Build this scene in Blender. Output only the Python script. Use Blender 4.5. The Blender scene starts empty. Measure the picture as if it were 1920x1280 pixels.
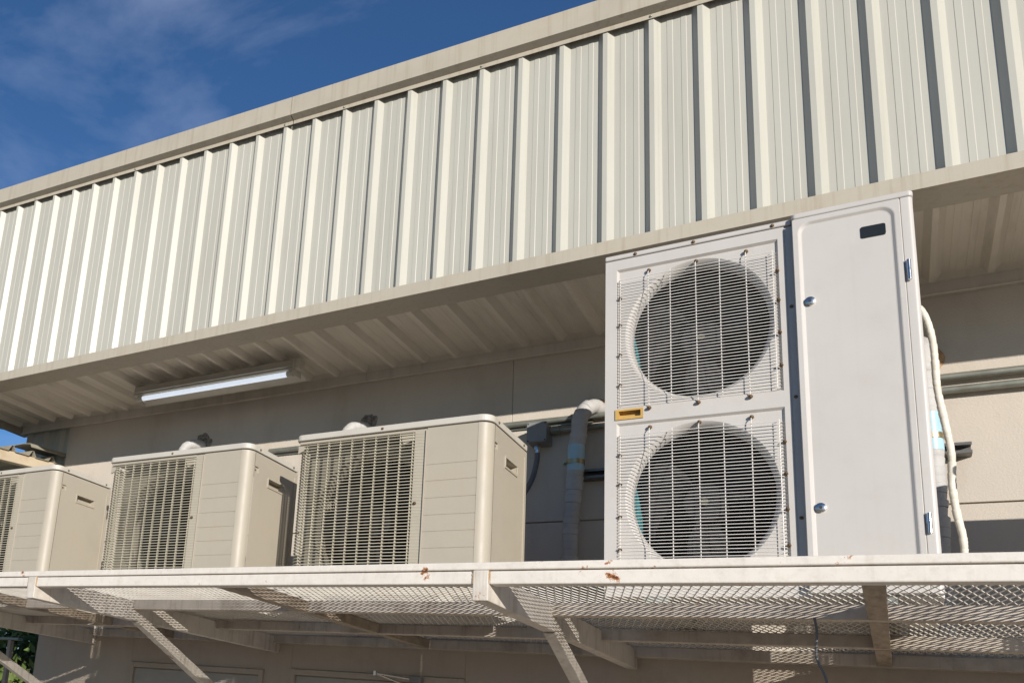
import bpy, bmesh, math, random
import numpy as np
from mathutils import Vector, Matrix, noise as mnoise

random.seed(7)
sc = bpy.context.scene
COL = sc.collection
CZ = 1.7                    # eye height: all z below are relative to the eye unless a thing has its own base

# ------------------------------------------------------------------ camera
cam_d = bpy.data.cameras.new('camera')
cam = bpy.data.objects.new('camera', cam_d); COL.objects.link(cam)
right = Vector((0.80995, 0.57783, 0.10050)); down = Vector((-0.05584, 0.24655, -0.96752)); fwd = Vector((-0.58384, 0.77803, 0.23196))
m = Matrix((right, -down, -fwd)).transposed().to_4x4(); m.translation = Vector((0, 0, CZ))
cam.matrix_world = m
cam_d.sensor_fit = 'HORIZONTAL'; cam_d.sensor_width = 36.0
cam_d.lens = 1683.32 / 1920 * 36
cam_d.shift_x = (960 - 441.32) / 1920
cam_d.shift_y = (947.46 - 640) / 1920
cam_d.clip_start = 0.05; cam_d.clip_end = 5000
sc.camera = cam

# ------------------------------------------------------------------ sun and sky
SUN = Vector((0.98, -1.0, 0.325)).normalized()
world = bpy.data.worlds.new('World'); sc.world = world; world.use_nodes = True
wn = world.node_tree.nodes; wl = world.node_tree.links; wn.clear()
wo = wn.new('ShaderNodeOutputWorld'); wb = wn.new('ShaderNodeBackground'); sky = wn.new('ShaderNodeTexSky')
sky.sky_type = 'NISHITA'; sky.sun_disc = False
sky.sun_elevation = math.asin(SUN.z); sky.sun_rotation = math.atan2(SUN.x, SUN.y)
sky.air_density = 1.0; sky.dust_density = 0.05; sky.ozone_density = 6.0; sky.altitude = 200
tc = wn.new('ShaderNodeTexCoord'); mp = wn.new('ShaderNodeMapping')
mp.inputs['Rotation'].default_value = (0.2, 0.9, 0.4); mp.inputs['Scale'].default_value = (1.2, 2.2, 2.6)
n1 = wn.new('ShaderNodeTexNoise'); n1.inputs['Scale'].default_value = 2.1; n1.inputs['Detail'].default_value = 9; n1.inputs['Roughness'].default_value = 0.56
n1.inputs['Distortion'].default_value = 0.5
cr = wn.new('ShaderNodeValToRGB'); cr.color_ramp.elements[0].position = 0.50; cr.color_ramp.elements[0].color = (0, 0, 0, 1)
cr.color_ramp.elements[1].position = 0.85; cr.color_ramp.elements[1].color = (1, 1, 1, 1)
mx = wn.new('ShaderNodeMix'); mx.data_type = 'RGBA'; mx.inputs[7].default_value = (4.4, 5.0, 6.8, 1)
ms = wn.new('ShaderNodeMath'); ms.operation = 'MULTIPLY'; ms.inputs[1].default_value = 0.42
wl.new(tc.outputs['Generated'], mp.inputs['Vector']); wl.new(mp.outputs[0], n1.inputs['Vector']); wl.new(n1.outputs[0], cr.inputs[0])
wl.new(cr.outputs[0], ms.inputs[0]); wl.new(ms.outputs[0], mx.inputs[0]); wl.new(sky.outputs[0], mx.inputs[6])
wl.new(mx.outputs[2], wb.inputs[0]); wl.new(wb.outputs[0], wo.inputs[0])
wb.inputs[1].default_value = 0.108
sd = bpy.data.lights.new('sun', 'SUN'); sd.energy = 5.0; sd.angle = math.radians(0.42); sd.color = (1.0, 0.943, 0.868)
so = bpy.data.objects.new('sun', sd); COL.objects.link(so); so.rotation_euler = SUN.to_track_quat('Z', 'Y').to_euler(); so.location = (6, -6, 8)
sc.view_settings.view_transform = 'Standard'; sc.view_settings.look = 'None'; sc.view_settings.gamma = 1.0
sc.view_settings.exposure = 0.14; sc.view_settings.use_curve_mapping = False
sc.render.engine = 'CYCLES'

# ------------------------------------------------------------------ materials
MATS = {}
def mat(name, col, rough=0.5, metal=0.0, var=0.12, scale=6.0, dirt=None, dirt_amt=0.0, dirt_scale=3.0, stretch=(1, 1, 1),
        bump=0.0, bump_scale=60.0, rust=0.0, rust_scale=9.0, emit=0.0, spec=0.4, streak=0.0):
    mt = bpy.data.materials.new(name); mt.use_nodes = True; MATS[name] = mt
    N = mt.node_tree.nodes; L = mt.node_tree.links; b = N['Principled BSDF']
    b.inputs['Roughness'].default_value = rough; b.inputs['Metallic'].default_value = metal
    b.inputs['Specular IOR Level'].default_value = spec
    g = N.new('ShaderNodeNewGeometry'); mpn = N.new('ShaderNodeMapping'); mpn.inputs['Scale'].default_value = stretch
    L.new(g.outputs['Position'], mpn.inputs['Vector'])
    def noise(s, det=5, vec=mpn.outputs[0], ro=0.6):
        n = N.new('ShaderNodeTexNoise'); n.inputs['Scale'].default_value = s; n.inputs['Detail'].default_value = det
        n.inputs['Roughness'].default_value = ro; L.new(vec, n.inputs['Vector']); return n.outputs[0]
    def ramp(src, a, bb):
        r = N.new('ShaderNodeMapRange'); r.inputs[1].default_value = a; r.inputs[2].default_value = bb; L.new(src, r.inputs[0]); r.clamp = True; return r.outputs[0]
    def mix(fac, a, bcol):
        x = N.new('ShaderNodeMix'); x.data_type = 'RGBA'; L.new(fac, x.inputs[0])
        if isinstance(a, tuple): x.inputs[6].default_value = (*a, 1)
        else: L.new(a, x.inputs[6])
        x.inputs[7].default_value = (*bcol, 1); return x.outputs[2]
    c = mix(ramp(noise(scale), 0.3, 0.7), tuple(v * (1 - var) for v in col), tuple(min(1, v * (1 + var)) for v in col))
    if dirt_amt > 0:
        f = ramp(noise(dirt_scale, 8, ro=0.7), 0.5, 0.78)
        mu = N.new('ShaderNodeMath'); mu.operation = 'MULTIPLY'; mu.inputs[1].default_value = dirt_amt; L.new(f, mu.inputs[0])
        c = mix(mu.outputs[0], c, dirt or (0.2, 0.15, 0.1))
    if streak > 0:
        mp2 = N.new('ShaderNodeMapping'); mp2.inputs['Scale'].default_value = (45, 45, 1.6); L.new(g.outputs['Position'], mp2.inputs['Vector'])
        f = ramp(noise(1.0, 4, mp2.outputs[0]), 0.52, 0.8)
        mu = N.new('ShaderNodeMath'); mu.operation = 'MULTIPLY'; mu.inputs[1].default_value = streak; L.new(f, mu.inputs[0])
        c = mix(mu.outputs[0], c, dirt or (0.2, 0.15, 0.1))
    if rust > 0:
        f1 = ramp(noise(rust_scale, 7, g.outputs['Position'], 0.7), 0.735 - 0.05 * rust, 0.765 - 0.05 * rust)
        c = mix(f1, c, (0.34, 0.13, 0.03))
        f2 = ramp(noise(rust_scale, 7, g.outputs['Position'], 0.7), 0.765 - 0.05 * rust, 0.785 - 0.05 * rust)
        c = mix(f2, c, (0.10, 0.032, 0.012))
    L.new(c, b.inputs['Base Color'])
    r = N.new('ShaderNodeMapRange'); L.new(noise(scale * 2.3), r.inputs[0]); r.inputs[3].default_value = max(0.05, rough - 0.1); r.inputs[4].default_value = min(1, rough + 0.12)
    L.new(r.outputs[0], b.inputs['Roughness'])
    if bump > 0:
        bp = N.new('ShaderNodeBump'); bp.inputs['Strength'].default_value = bump; bp.inputs['Distance'].default_value = 0.004
        L.new(noise(bump_scale, 6, g.outputs['Position']), bp.inputs['Height']); L.new(bp.outputs[0], b.inputs['Normal'])
    if emit > 0:
        b.inputs['Emission Color'].default_value = (*col, 1); b.inputs['Emission Strength'].default_value = emit
    return mt

BROWN = (0.16, 0.11, 0.07)
mat('cladding_paint', (0.445, 0.43, 0.367), 0.42, spec=0.6, var=0.05, scale=1.3, dirt=(0.30, 0.27, 0.21), dirt_amt=0.25, dirt_scale=2.0, stretch=(2, 2, 0.4), streak=0.22, bump=0.04, bump_scale=25)
mat('flashing_paint', (0.43, 0.385, 0.305), 0.5, var=0.09, scale=3, dirt=(0.27, 0.21, 0.13), dirt_amt=0.45, dirt_scale=3, streak=0.5, bump=0.06, bump_scale=14)
mat('soffit_paint', (0.66, 0.60, 0.50), 0.38, var=0.06, scale=2, dirt=(0.22, 0.17, 0.11), dirt_amt=0.3, dirt_scale=3.5, stretch=(5, 0.8, 1), bump=0.03, bump_scale=9)
mat('wall_render', (0.52, 0.465, 0.395), 0.85, var=0.05, scale=2, dirt=(0.33, 0.26, 0.18), dirt_amt=0.45, dirt_scale=2.4, stretch=(1.6, 1, 0.7), bump=0.35, bump_scale=140, spec=0.2)
mat('lower_wall_paint', (0.47, 0.40, 0.32), 0.8, var=0.07, scale=2, dirt=(0.2, 0.15, 0.1), dirt_amt=0.45, dirt_scale=2.0, streak=0.1, bump=0.3, bump_scale=90, spec=0.2)
mat('white_unit_paint', (0.495, 0.467, 0.432), 0.40, var=0.03, scale=3, dirt=(0.36, 0.29, 0.22), dirt_amt=0.16, dirt_scale=9, streak=0.10, bump=0.05, bump_scale=5)
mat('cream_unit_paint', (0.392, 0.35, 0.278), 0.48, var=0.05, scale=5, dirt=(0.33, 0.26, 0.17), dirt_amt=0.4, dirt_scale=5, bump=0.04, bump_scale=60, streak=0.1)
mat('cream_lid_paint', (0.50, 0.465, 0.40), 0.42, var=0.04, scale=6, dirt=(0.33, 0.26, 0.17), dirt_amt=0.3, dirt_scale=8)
mat('shroud_plastic', (0.20, 0.18, 0.14), 0.6, var=0.15, scale=12, dirt=(0.1, 0.08, 0.05), dirt_amt=0.5, dirt_scale=9)
mat('cream_grille_plastic', (0.47, 0.43, 0.33), 0.5, var=0.08, scale=14, dirt=(0.30, 0.24, 0.14), dirt_amt=0.4, dirt_scale=9)
mat('white_guard_wire', (0.66, 0.63, 0.58), 0.35, var=0.06, scale=30, dirt=(0.3, 0.18, 0.08), dirt_amt=0.25, dirt_scale=40)
mat('dark_interior', (0.010, 0.009, 0.008), 0.8, var=0.2, spec=0.08)
mat('fan_plastic', (0.017, 0.017, 0.018), 0.8, var=0.15, spec=0.12)
mat('coil_fins', (0.014, 0.014, 0.013), 0.7, spec=0.1, var=0.3, scale=40)
mat('teal_coil', (0.05, 0.28, 0.32), 0.4, metal=0.2, var=0.25, scale=60)
mat('rail_paint', (0.66, 0.61, 0.54), 0.5, var=0.06, scale=9, dirt=(0.30, 0.22, 0.14), dirt_amt=0.32, dirt_scale=45, streak=0.16, rust=2.1, rust_scale=9, bump=0.12, bump_scale=70)
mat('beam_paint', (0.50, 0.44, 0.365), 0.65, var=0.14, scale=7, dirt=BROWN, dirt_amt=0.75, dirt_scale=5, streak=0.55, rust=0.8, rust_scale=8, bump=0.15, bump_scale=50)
mat('bracket_paint', (0.60, 0.55, 0.48), 0.6, var=0.08, scale=7, dirt=BROWN, dirt_amt=0.5, dirt_scale=6, streak=0.55, rust=0.9, rust_scale=9, bump=0.15, bump_scale=60)
mat('weld_rust', (0.40, 0.25, 0.12), 0.85, var=0.45, scale=55, dirt=(0.62, 0.57, 0.5), dirt_amt=0.9, dirt_scale=38, bump=0.8, bump_scale=150)
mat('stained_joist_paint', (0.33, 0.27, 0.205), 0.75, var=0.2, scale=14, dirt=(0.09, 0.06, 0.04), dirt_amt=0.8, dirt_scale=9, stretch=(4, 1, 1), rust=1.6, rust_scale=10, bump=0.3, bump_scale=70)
mat('mesh_paint', (0.66, 0.62, 0.55), 0.5, var=0.12, scale=12, dirt=(0.22, 0.14, 0.08), dirt_amt=0.5, dirt_scale=6)
mat('galvanised', (0.27, 0.275, 0.235), 0.42, metal=0.55, var=0.2, scale=18, dirt=(0.2, 0.16, 0.1), dirt_amt=0.4, dirt_scale=12)
mat('strut_steel', (0.16, 0.155, 0.145), 0.45, metal=0.6, var=0.2, scale=20)
mat('chrome', (0.62, 0.60, 0.57), 0.22, metal=1.0, var=0.08, scale=20)
mat('dull_brass', (0.42, 0.34, 0.20), 0.35, metal=0.9, var=0.15, scale=30)
mat('rusty_screw', (0.16, 0.10, 0.055), 0.6, metal=0.5, var=0.3, scale=60)
mat('pipe_tape', (0.43, 0.42, 0.405), 0.6, var=0.07, scale=14, dirt=(0.36, 0.28, 0.2), dirt_amt=0.4, dirt_scale=9, bump=0.15, bump_scale=45)
mat('hose_tape', (0.62, 0.585, 0.51), 0.55, var=0.10, scale=22, dirt=(0.30, 0.27, 0.16), dirt_amt=0.5, dirt_scale=12, bump=0.15, bump_scale=60)
mat('blue_pvc', (0.36, 0.55, 0.64), 0.35, var=0.06, scale=12, dirt=(0.2, 0.25, 0.25), dirt_amt=0.3, dirt_scale=14)
mat('grey_box_plastic', (0.24, 0.24, 0.23), 0.5, var=0.1, scale=15)
mat('grey_cable', (0.14, 0.14, 0.145), 0.5, var=0.1)
mat('yellow_handle_plastic', (0.50, 0.31, 0.09), 0.45, var=0.1, scale=25)
mat('black_window', (0.018, 0.020, 0.019), 0.16, var=0.1, spec=0.5)
mat('gasket_dark', (0.04, 0.035, 0.03), 0.8)
mat('plaster_patch', (0.42, 0.26, 0.14), 0.95, var=0.35, scale=40, dirt=(0.2, 0.09, 0.03), dirt_amt=0.8, dirt_scale=30, bump=0.8, bump_scale=90)
mat('soot_filler', (0.20, 0.175, 0.145), 0.95, var=0.6, scale=70, bump=0.35, bump_scale=110)
mat('lamp_tube', (0.80, 0.88, 1.0), 0.3, var=0.0, emit=0.62)
mat('lamp_housing', (0.50, 0.46, 0.38), 0.4, var=0.05, dirt=(0.25, 0.18, 0.1), dirt_amt=0.4, dirt_scale=8)
mat('door_paint', (0.40, 0.37, 0.32), 0.5, var=0.04, dirt=(0.2, 0.15, 0.1), dirt_amt=0.3, dirt_scale=4)
mat('awning_steel', (0.30, 0.275, 0.215), 0.5, var=0.12, scale=5, dirt=(0.15, 0.1, 0.06), dirt_amt=0.5, dirt_scale=6, rust=0.6)
mat('awning_beam_paint', (0.55, 0.46, 0.33), 0.6, var=0.08, scale=6, dirt=(0.33, 0.16, 0.06), dirt_amt=0.5, dirt_scale=5, rust=1.0)
mat('roof_steel', (0.42, 0.41, 0.38), 0.5, var=0.05)
mat('ground_concrete', (0.33, 0.285, 0.23), 0.9, var=0.15, scale=0.6, dirt=(0.16, 0.14, 0.11), dirt_amt=0.4, dirt_scale=0.3, bump=0.3, bump_scale=30)
mat('leaf_green', (0.075, 0.115, 0.022), 0.55, var=0.55, scale=1.6, dirt=(0.13, 0.12, 0.03), dirt_amt=0.5, dirt_scale=2.2)
mat('bark', (0.12, 0.085, 0.055), 0.9, var=0.3, scale=12, bump=0.6)
mat('post_concrete', (0.38, 0.31, 0.24), 0.8, var=0.2, scale=8, rust=1.5, rust_scale=6)

# ------------------------------------------------------------------ mesh helpers
class MB:
    def __init__(s): s.v = []; s.f = []
    def quad(s, a, b, c, d):
        i = len(s.v); s.v += [tuple(a), tuple(b), tuple(c), tuple(d)]; s.f.append((i, i + 1, i + 2, i + 3)); return s
    def box(s, x0, x1, y0, y1, z0, z1):
        i = len(s.v)
        s.v += [(x0, y0, z0), (x1, y0, z0), (x1, y1, z0), (x0, y1, z0), (x0, y0, z1), (x1, y0, z1), (x1, y1, z1), (x0, y1, z1)]
        s.f += [tuple(i + k for k in q) for q in ((0, 3, 2, 1), (4, 5, 6, 7), (0, 1, 5, 4), (1, 2, 6, 5), (2, 3, 7, 6), (3, 0, 4, 7))]; return s
    def prism(s, poly, a, b, axis):
        """poly: list of 2D points in the two other axes (in x,y,z order); extruded from a to b along axis (a, b may be functions of the 2D point)"""
        n = len(poly); i = len(s.v)
        def P(p, t):
            t = t(p) if callable(t) else t
            return {'x': (t, p[0], p[1]), 'y': (p[0], t, p[1]), 'z': (p[0], p[1], t)}[axis]
        s.v += [P(p, a) for p in poly] + [P(p, b) for p in poly]
        for k in range(n): s.f.append((i + k, i + (k + 1) % n, i + n + (k + 1) % n, i + n + k))
        s.f.append(tuple(i + k for k in reversed(range(n)))); s.f.append(tuple(i + n + k for k in range(n))); return s
    def strip(s, poly, a, b, axis):
        """open sheet: polyline extruded"""
        n = len(poly); i = len(s.v)
        def P(p, t):
            t = t(p) if callable(t) else t
            return {'x': (t, p[0], p[1]), 'y': (p[0], t, p[1]), 'z': (p[0], p[1], t)}[axis]
        s.v += [P(p, a) for p in poly] + [P(p, b) for p in poly]
        for k in range(n - 1): s.f.append((i + k, i + k + 1, i + n + k + 1, i + n + k))
        return s
    def tube(s, path, rad, n=12, cap=True):
        pts = [Vector(p) for p in path]; m_ = len(pts); i = len(s.v)
        t0 = (pts[1] - pts[0]).normalized(); u = t0.orthogonal().normalized()
        for k, p in enumerate(pts):
            t = (pts[min(k + 1, m_ - 1)] - pts[max(k - 1, 0)]).normalized()
            u = (u - t * u.dot(t)).normalized(); w = t.cross(u)
            r = rad[k] if isinstance(rad, (list, tuple)) else rad
            for j in range(n):
                a = 2 * math.pi * j / n
                s.v.append(tuple(p + (u * math.cos(a) + w * math.sin(a)) * r))
        for k in range(m_ - 1):
            for j in range(n):
                j2 = (j + 1) % n
                s.f.append((i + k * n + j, i + k * n + j2, i + (k + 1) * n + j2, i + (k + 1) * n + j))
        if cap:
            s.f.append(tuple(i + j for j in reversed(range(n)))); s.f.append(tuple(i + (m_ - 1) * n + j for j in range(n)))
        return s
    def cyl(s, c, axis, r, h, n=16):
        c = Vector(c); d = Vector(axis).normalized(); return s.tube([c, c + d * h], r, n)
    def dome(s, c, axis, r, h, n=10, rings=3):
        """screw head: a low dome standing on c along axis"""
        c = Vector(c); d = Vector(axis).normalized()
        pts = [c + d * (h * math.sin(math.pi / 2 * k / rings)) for k in range(rings + 1)]
        pts[-1] = c + d * h * 1.001
        return s.tube(pts, [r * math.cos(math.pi / 2 * k / rings * 0.97) for k in range(rings + 1)], n)
    def holed(s, fn, u0, u1, v0, v1, holes, depth):
        """flat panel with rectangular pockets; fn(u, v, d) -> point, d inwards"""
        us = sorted({u0, u1, *[h[0] for h in holes], *[h[1] for h in holes]}); vs = sorted({v0, v1, *[h[2] for h in holes], *[h[3] for h in holes]})
        for a, b in zip(us, us[1:]):
            for c, d in zip(vs, vs[1:]):
                mu, mv = (a + b) / 2, (c + d) / 2
                if not any(h[0] < mu < h[1] and h[2] < mv < h[3] for h in holes):
                    s.quad(fn(a, c, 0), fn(b, c, 0), fn(b, d, 0), fn(a, d, 0))
        for h in holes:
            dd = h[4] if len(h) > 4 else depth
            a, b, c, d = h[:4]; ring = [(a, c), (b, c), (b, d), (a, d)]
            for k in range(4):
                p, q = ring[k], ring[(k + 1) % 4]
                s.quad(fn(*p, 0), fn(*p, dd), fn(*q, dd), fn(*q, 0))
            s.quad(*[fn(*p, dd) for p in ring])
        return s
    def build(s, name, material, parent=None, off=None, smooth=False, bevel=0.0, seg=2):
        o_ = off if off is not None else OFF.get(parent.name if parent else None, (0, 0, CZ))
        me = bpy.data.meshes.new(name); V = [(a + o_[0], b + o_[1], c + o_[2]) for a, b, c in s.v]
        me.from_pydata(V, [], s.f); me.update()
        bm = bmesh.new(); bm.from_mesh(me)
        if not getattr(s, 'raw', False):
            bmesh.ops.remove_doubles(bm, verts=bm.verts, dist=1e-5); bmesh.ops.recalc_face_normals(bm, faces=bm.faces)
        bm.to_mesh(me); bm.free()
        if smooth:
            me.polygons.foreach_set('use_smooth', [True] * len(me.polygons))
            me.set_sharp_from_angle(angle=math.radians(38))
        me.materials.append(MATS[material])
        o = bpy.data.objects.new(name, me); COL.objects.link(o)
        if parent: o.parent = parent; OFF[o.name] = o_
        if bevel:
            bv = o.modifiers.new('bevel', 'BEVEL'); bv.width = bevel; bv.segments = seg; bv.limit_method = 'ANGLE'; bv.angle_limit = math.radians(40)
            bv.harden_normals = False
        return o
OFF = {}
def thing(name, label, cat, loc, group=None, local=False):
    """Empty at a thing's base; loc is (x, y, z relative to the eye)"""
    o = bpy.data.objects.new(name, None); COL.objects.link(o); o.empty_display_size = 0.1
    o.location = (loc[0], loc[1], loc[2] + CZ)
    OFF[o.name] = (0, 0, 0) if local else (-loc[0], -loc[1], -loc[2])
    o['label'] = label; o['category'] = cat
    if group: o['group'] = group
    return o
def tag(o, label, cat, group=None, kind=None):
    o['label'] = label; o['category'] = cat
    if group: o['group'] = group
    if kind: o['kind'] = kind
    return o
def copy_tree(o, parent=None):
    c = o.copy(); COL.objects.link(c); c.parent = parent
    for ch in list(o.children): copy_tree(ch, c)
    return c
def arc(cx, cy, r, a0, a1, n=6):
    return [(cx + r * math.cos(math.radians(a0 + (a1 - a0) * k / n)), cy + r * math.sin(math.radians(a0 + (a1 - a0) * k / n))) for k in range(n + 1)]
def rrect(x0, x1, y0, y1, r, n=6):
    return arc(x1 - r, y1 - r, r, 0, 90, n) + arc(x0 + r, y1 - r, r, 90, 180, n) + arc(x0 + r, y0 + r, r, 180, 270, n) + arc(x1 - r, y0 + r, r, 270, 360, n)
def spline(pts, n=8):
    P = [Vector(p) for p in pts]; P = [2 * P[0] - P[1]] + P + [2 * P[-1] - P[-2]]; out = []
    for k in range(1, len(P) - 2):
        a, b, c, d = P[k - 1:k + 3]
        for j in range(n):
            t = j / n
            out.append(0.5 * ((2 * b) + (c - a) * t + (2 * a - 5 * b + 4 * c - d) * t * t + (3 * b - a - 3 * c + d) * t ** 3))
    out.append(P[-2]); return out
def wrapped(path, r, turn=0.028, lip=0.0016, n=16, wob=0.0012, seed=0):
    """a taped pipe: resampled path whose radius saw-tooths at every turn of the tape"""
    P = [Vector(p) for p in path]; L = [0]
    for a, b in zip(P, P[1:]): L.append(L[-1] + (b - a).length)
    def at(d):
        for k in range(len(L) - 1):
            if d <= L[k + 1]: return P[k].lerp(P[k + 1], (d - L[k]) / max(1e-9, L[k + 1] - L[k]))
        return P[-1]
    mb = MB(); pts = []; rad = []; d = 0.0; rnd = random.Random(seed)
    while d < L[-1]:
        tl = turn * rnd.uniform(0.75, 1.25); w = rnd.uniform(-wob, wob)
        for fr, e in ((0.0, 0.0), (0.08, lip), (0.5, lip * 0.6), (0.97, 0.0)):
            if d + fr * tl < L[-1]: pts.append(at(d + fr * tl)); rad.append(r + w + e)
        d += tl
    pts.append(P[-1]); rad.append(r)
    return mb.tube(pts, rad, n)

W = 4.17        # wall plane
YC = 3.34       # plane of the parapet cladding pans
PITCH = 0.1768

# ------------------------------------------------------------------ ground
g = MB(); g.quad((-600, -600, 0), (600, -600, 0), (600, 600, 0), (-600, 600, 0))
go = g.build('ground', 'ground_concrete', off=(0, 0, 0)); go['kind'] = 'structure'; go['label'] = 'pale concrete ground around the building'

# ------------------------------------------------------------------ building
bld = thing('building', 'cream rendered building with a ribbed metal parapet overhanging its wall', 'building', (-1.3, W, -CZ))
XL, XR = -4.67, 3.2
wall = MB().box(XL, XR, W + 0.012, W + 0.22, -CZ, 2.05).build('wall', 'lower_wall_paint', bld)
# render panels, joint at 1.057
def wall_panel(x0, x1, z0, z1, mt): return MB().box(x0, x1, W, W + 0.0125, z0, z1).build('wall_panel', mt, wall, bevel=0.0025)
joints = [XL, -1.4715, XR]
for a, b in zip(joints, joints[1:]):
    wall_panel(a + 0.0008, b - 0.0008, 1.060, 2.0, 'wall_render')
for a, b in ((XL, -2.35), (-2.35, 0.9), (0.9, XR)):
    wall_panel(a + 0.001, b - 0.001, 0.484, 1.054, 'wall_render')
# lower wall below the platform, pierced by the two door frames
for (a, b, z0, z1) in ((XL, -3.80, -CZ, 0.478), (-3.80, -2.815, 0.292, 0.478), (-2.815, -2.64, -CZ, 0.478), (-2.64, -1.66, 0.305, 0.478), (-1.66, XR, -CZ, 0.478)):
    wall_panel(a, b, z0, z1, 'lower_wall_paint')
wall_side = MB().box(XL, XL + 0.2, W + 0.22, W + 7, -CZ, 2.05).build('side_wall', 'wall_render', bld)
# corrugated end strip left of the wall
def ribbed(x0, x1, yb, h, out=-1, top=0.018, side=0.022, start=0.0, minor=True):
    """pan and rib polyline from x0 to x1; ribs end (right foot) at start + n*PITCH; out=-1 ribs stand toward -y"""
    pts = []; n0 = math.floor((x0 - start) / PITCH) - 1; n1 = math.ceil((x1 - start) / PITCH) + 1
    for n in range(n0, n1 + 1):
        xr = start + n * PITCH; pan = PITCH - (2 * side + top)
        prof = [(xr - 2 * side - top, 0), (xr - side - top, h), (xr - side, h), (xr, 0)]
        if minor:
            for fa, fb in ((0.19, 0.385), (0.63, 0.82)):
                prof += [(xr + pan * fa, 0), (xr + pan * fa + 0.0012, 0.0015), (xr + pan * fb - 0.0022, 0.0015), (xr + pan * fb, 0)]
        pts += prof
    res = []
    for a, b in zip(pts, pts[1:]):
        if b[0] <= x0 or a[0] >= x1: continue
        def cut(p, q, x):
            t = (x - p[0]) / max(1e-9, q[0] - p[0]); return (x, p[1] + (q[1] - p[1]) * t)
        p = a if a[0] >= x0 else cut(a, b, x0); q = b if b[0] <= x1 else cut(a, b, x1)
        if not res: res.append(p)
        res.append(q)
    return [(x, yb + out * y) for x, y in res]
MB().strip(ribbed(-5.13, XL - 0.002, W + 0.03, 0.02, start=-4.74), 0.9, 1.96, 'z').build('end_cladding', 'cladding_paint', bld)
# doors under the platform
def door(x0, x1, zt, closer=False):
    d = MB().box(x0 + 0.032, x1 - 0.032, W + 0.002, W + 0.011, -CZ + 0.01, zt - 0.035).build('door', 'door_paint', bld, bevel=0.002)
    f = MB(); f.box(x0, x0 + 0.03, W - 0.012, W + 0.011, -CZ, zt); f.box(x1 - 0.03, x1, W - 0.012, W + 0.011, -CZ, zt); f.box(x0 + 0.03, x1 - 0.03, W - 0.012, W + 0.011, zt - 0.03, zt - 0.0005)
    f.build('door_frame', 'lower_wall_paint', d, bevel=0.002)
    MB().cyl((x1 - 0.09, W + 0.002, -0.65), (0, -1, 0), 0.012, 0.05).box(x1 - 0.20, x1 - 0.08, W - 0.062, W - 0.045, -0.662, -0.642).build('door_handle', 'chrome', d)
    if closer:
        c = MB(); c.box(-1.925, -1.865, W - 0.05, W - 0.012, 0.272, 0.300)
        c.build('door_closer', 'grey_box_plastic', d, bevel=0.002)
        c = MB(); c.tube([(-1.92, W - 0.06, 0.286), (-2.055, W - 0.16, 0.296)], 0.006, 8); c.tube([(-2.055, W - 0.165, 0.296), (-1.97, W - 0.03, 0.262)], 0.005, 8); c.cyl((-2.055, W - 0.162, 0.285), (0, 0, 1), 0.010, 0.022)
        c.build('closer_arm', 'chrome', d)
door(-3.80, -2.815, 0.291); door(-2.64, -1.66, 0.304, True)

# parapet: cladding sheets, four ribs wide, cut to the sloping roof line
PX0, PX1 = -5.16, 2.9
ROOF = lambda x: 3.162 - 0.0634 * (x + 2.36)            # top of the cap at its front face
parapet = MB().box(PX0 + 0.01, PX1, YC + 0.02, YC + 0.05, 1.99, 2.85).build('parapet', 'roof_steel', bld)
seam0 = -0.6198 - 0.008
k0 = math.floor((PX0 - seam0) / (4 * PITCH)); xs = [PX0] + [seam0 + 4 * PITCH * k for k in range(k0 + 1, 6) if seam0 + 4 * PITCH * k < PX1] + [PX1]
RIB0 = -0.0875
for n, (a, b) in enumerate(zip(xs, xs[1:])):
    off = 0.0018 if n % 2 else 0.0
    pl = ribbed(a, b + (0.006 if b < PX1 else 0), YC - off * 0.5, 0.025, start=RIB0)
    MB().strip(pl, 1.93, lambda p: ROOF(p[0]) - 0.045, 'z').build('cladding_sheet', 'cladding_paint', parapet)
# cap flashing in lengths with open joints
def sloped(poly, x0, x1, name, mt, par, bev=0.0):
    mb = MB(); n = len(poly)
    ring = lambda x: [(x, y, ROOF(x) + z) for y, z in poly]
    mb.v = ring(x0) + ring(x1)
    for k in range(n): mb.f.append((k, (k + 1) % n, n + (k + 1) % n, n + k))
    mb.f += [tuple(reversed(range(n))), tuple(range(n, 2 * n))]
    return mb.build(name, mt, par, bevel=bev)
capxs = [PX0 - 0.02, -2.3655, 0.06, 2.5]
for a, b in zip(capxs, capxs[1:]):
    sloped([(3.276, 0), (3.276, -0.105), (3.3095, -0.119), (3.3095, -0.139), (3.3115, -0.139), (3.3115, -0.116), (3.284, -0.101), (3.284, -0.006), (3.62, 0.004), (3.62, 0.008)], a + 0.0024, b - 0.0024, 'cap_flashing', 'flashing_paint', parapet)
for n in (-24, -19, -13, -11, -7, -3, 1):
    x = RIB0 + n * PITCH - 0.031
    MB().dome((x, 3.3095, ROOF(x) - 0.129), (0, -1, 0), 0.0062, 0.006).build('flashing_screw', 'galvanised', parapet, smooth=True)
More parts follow.
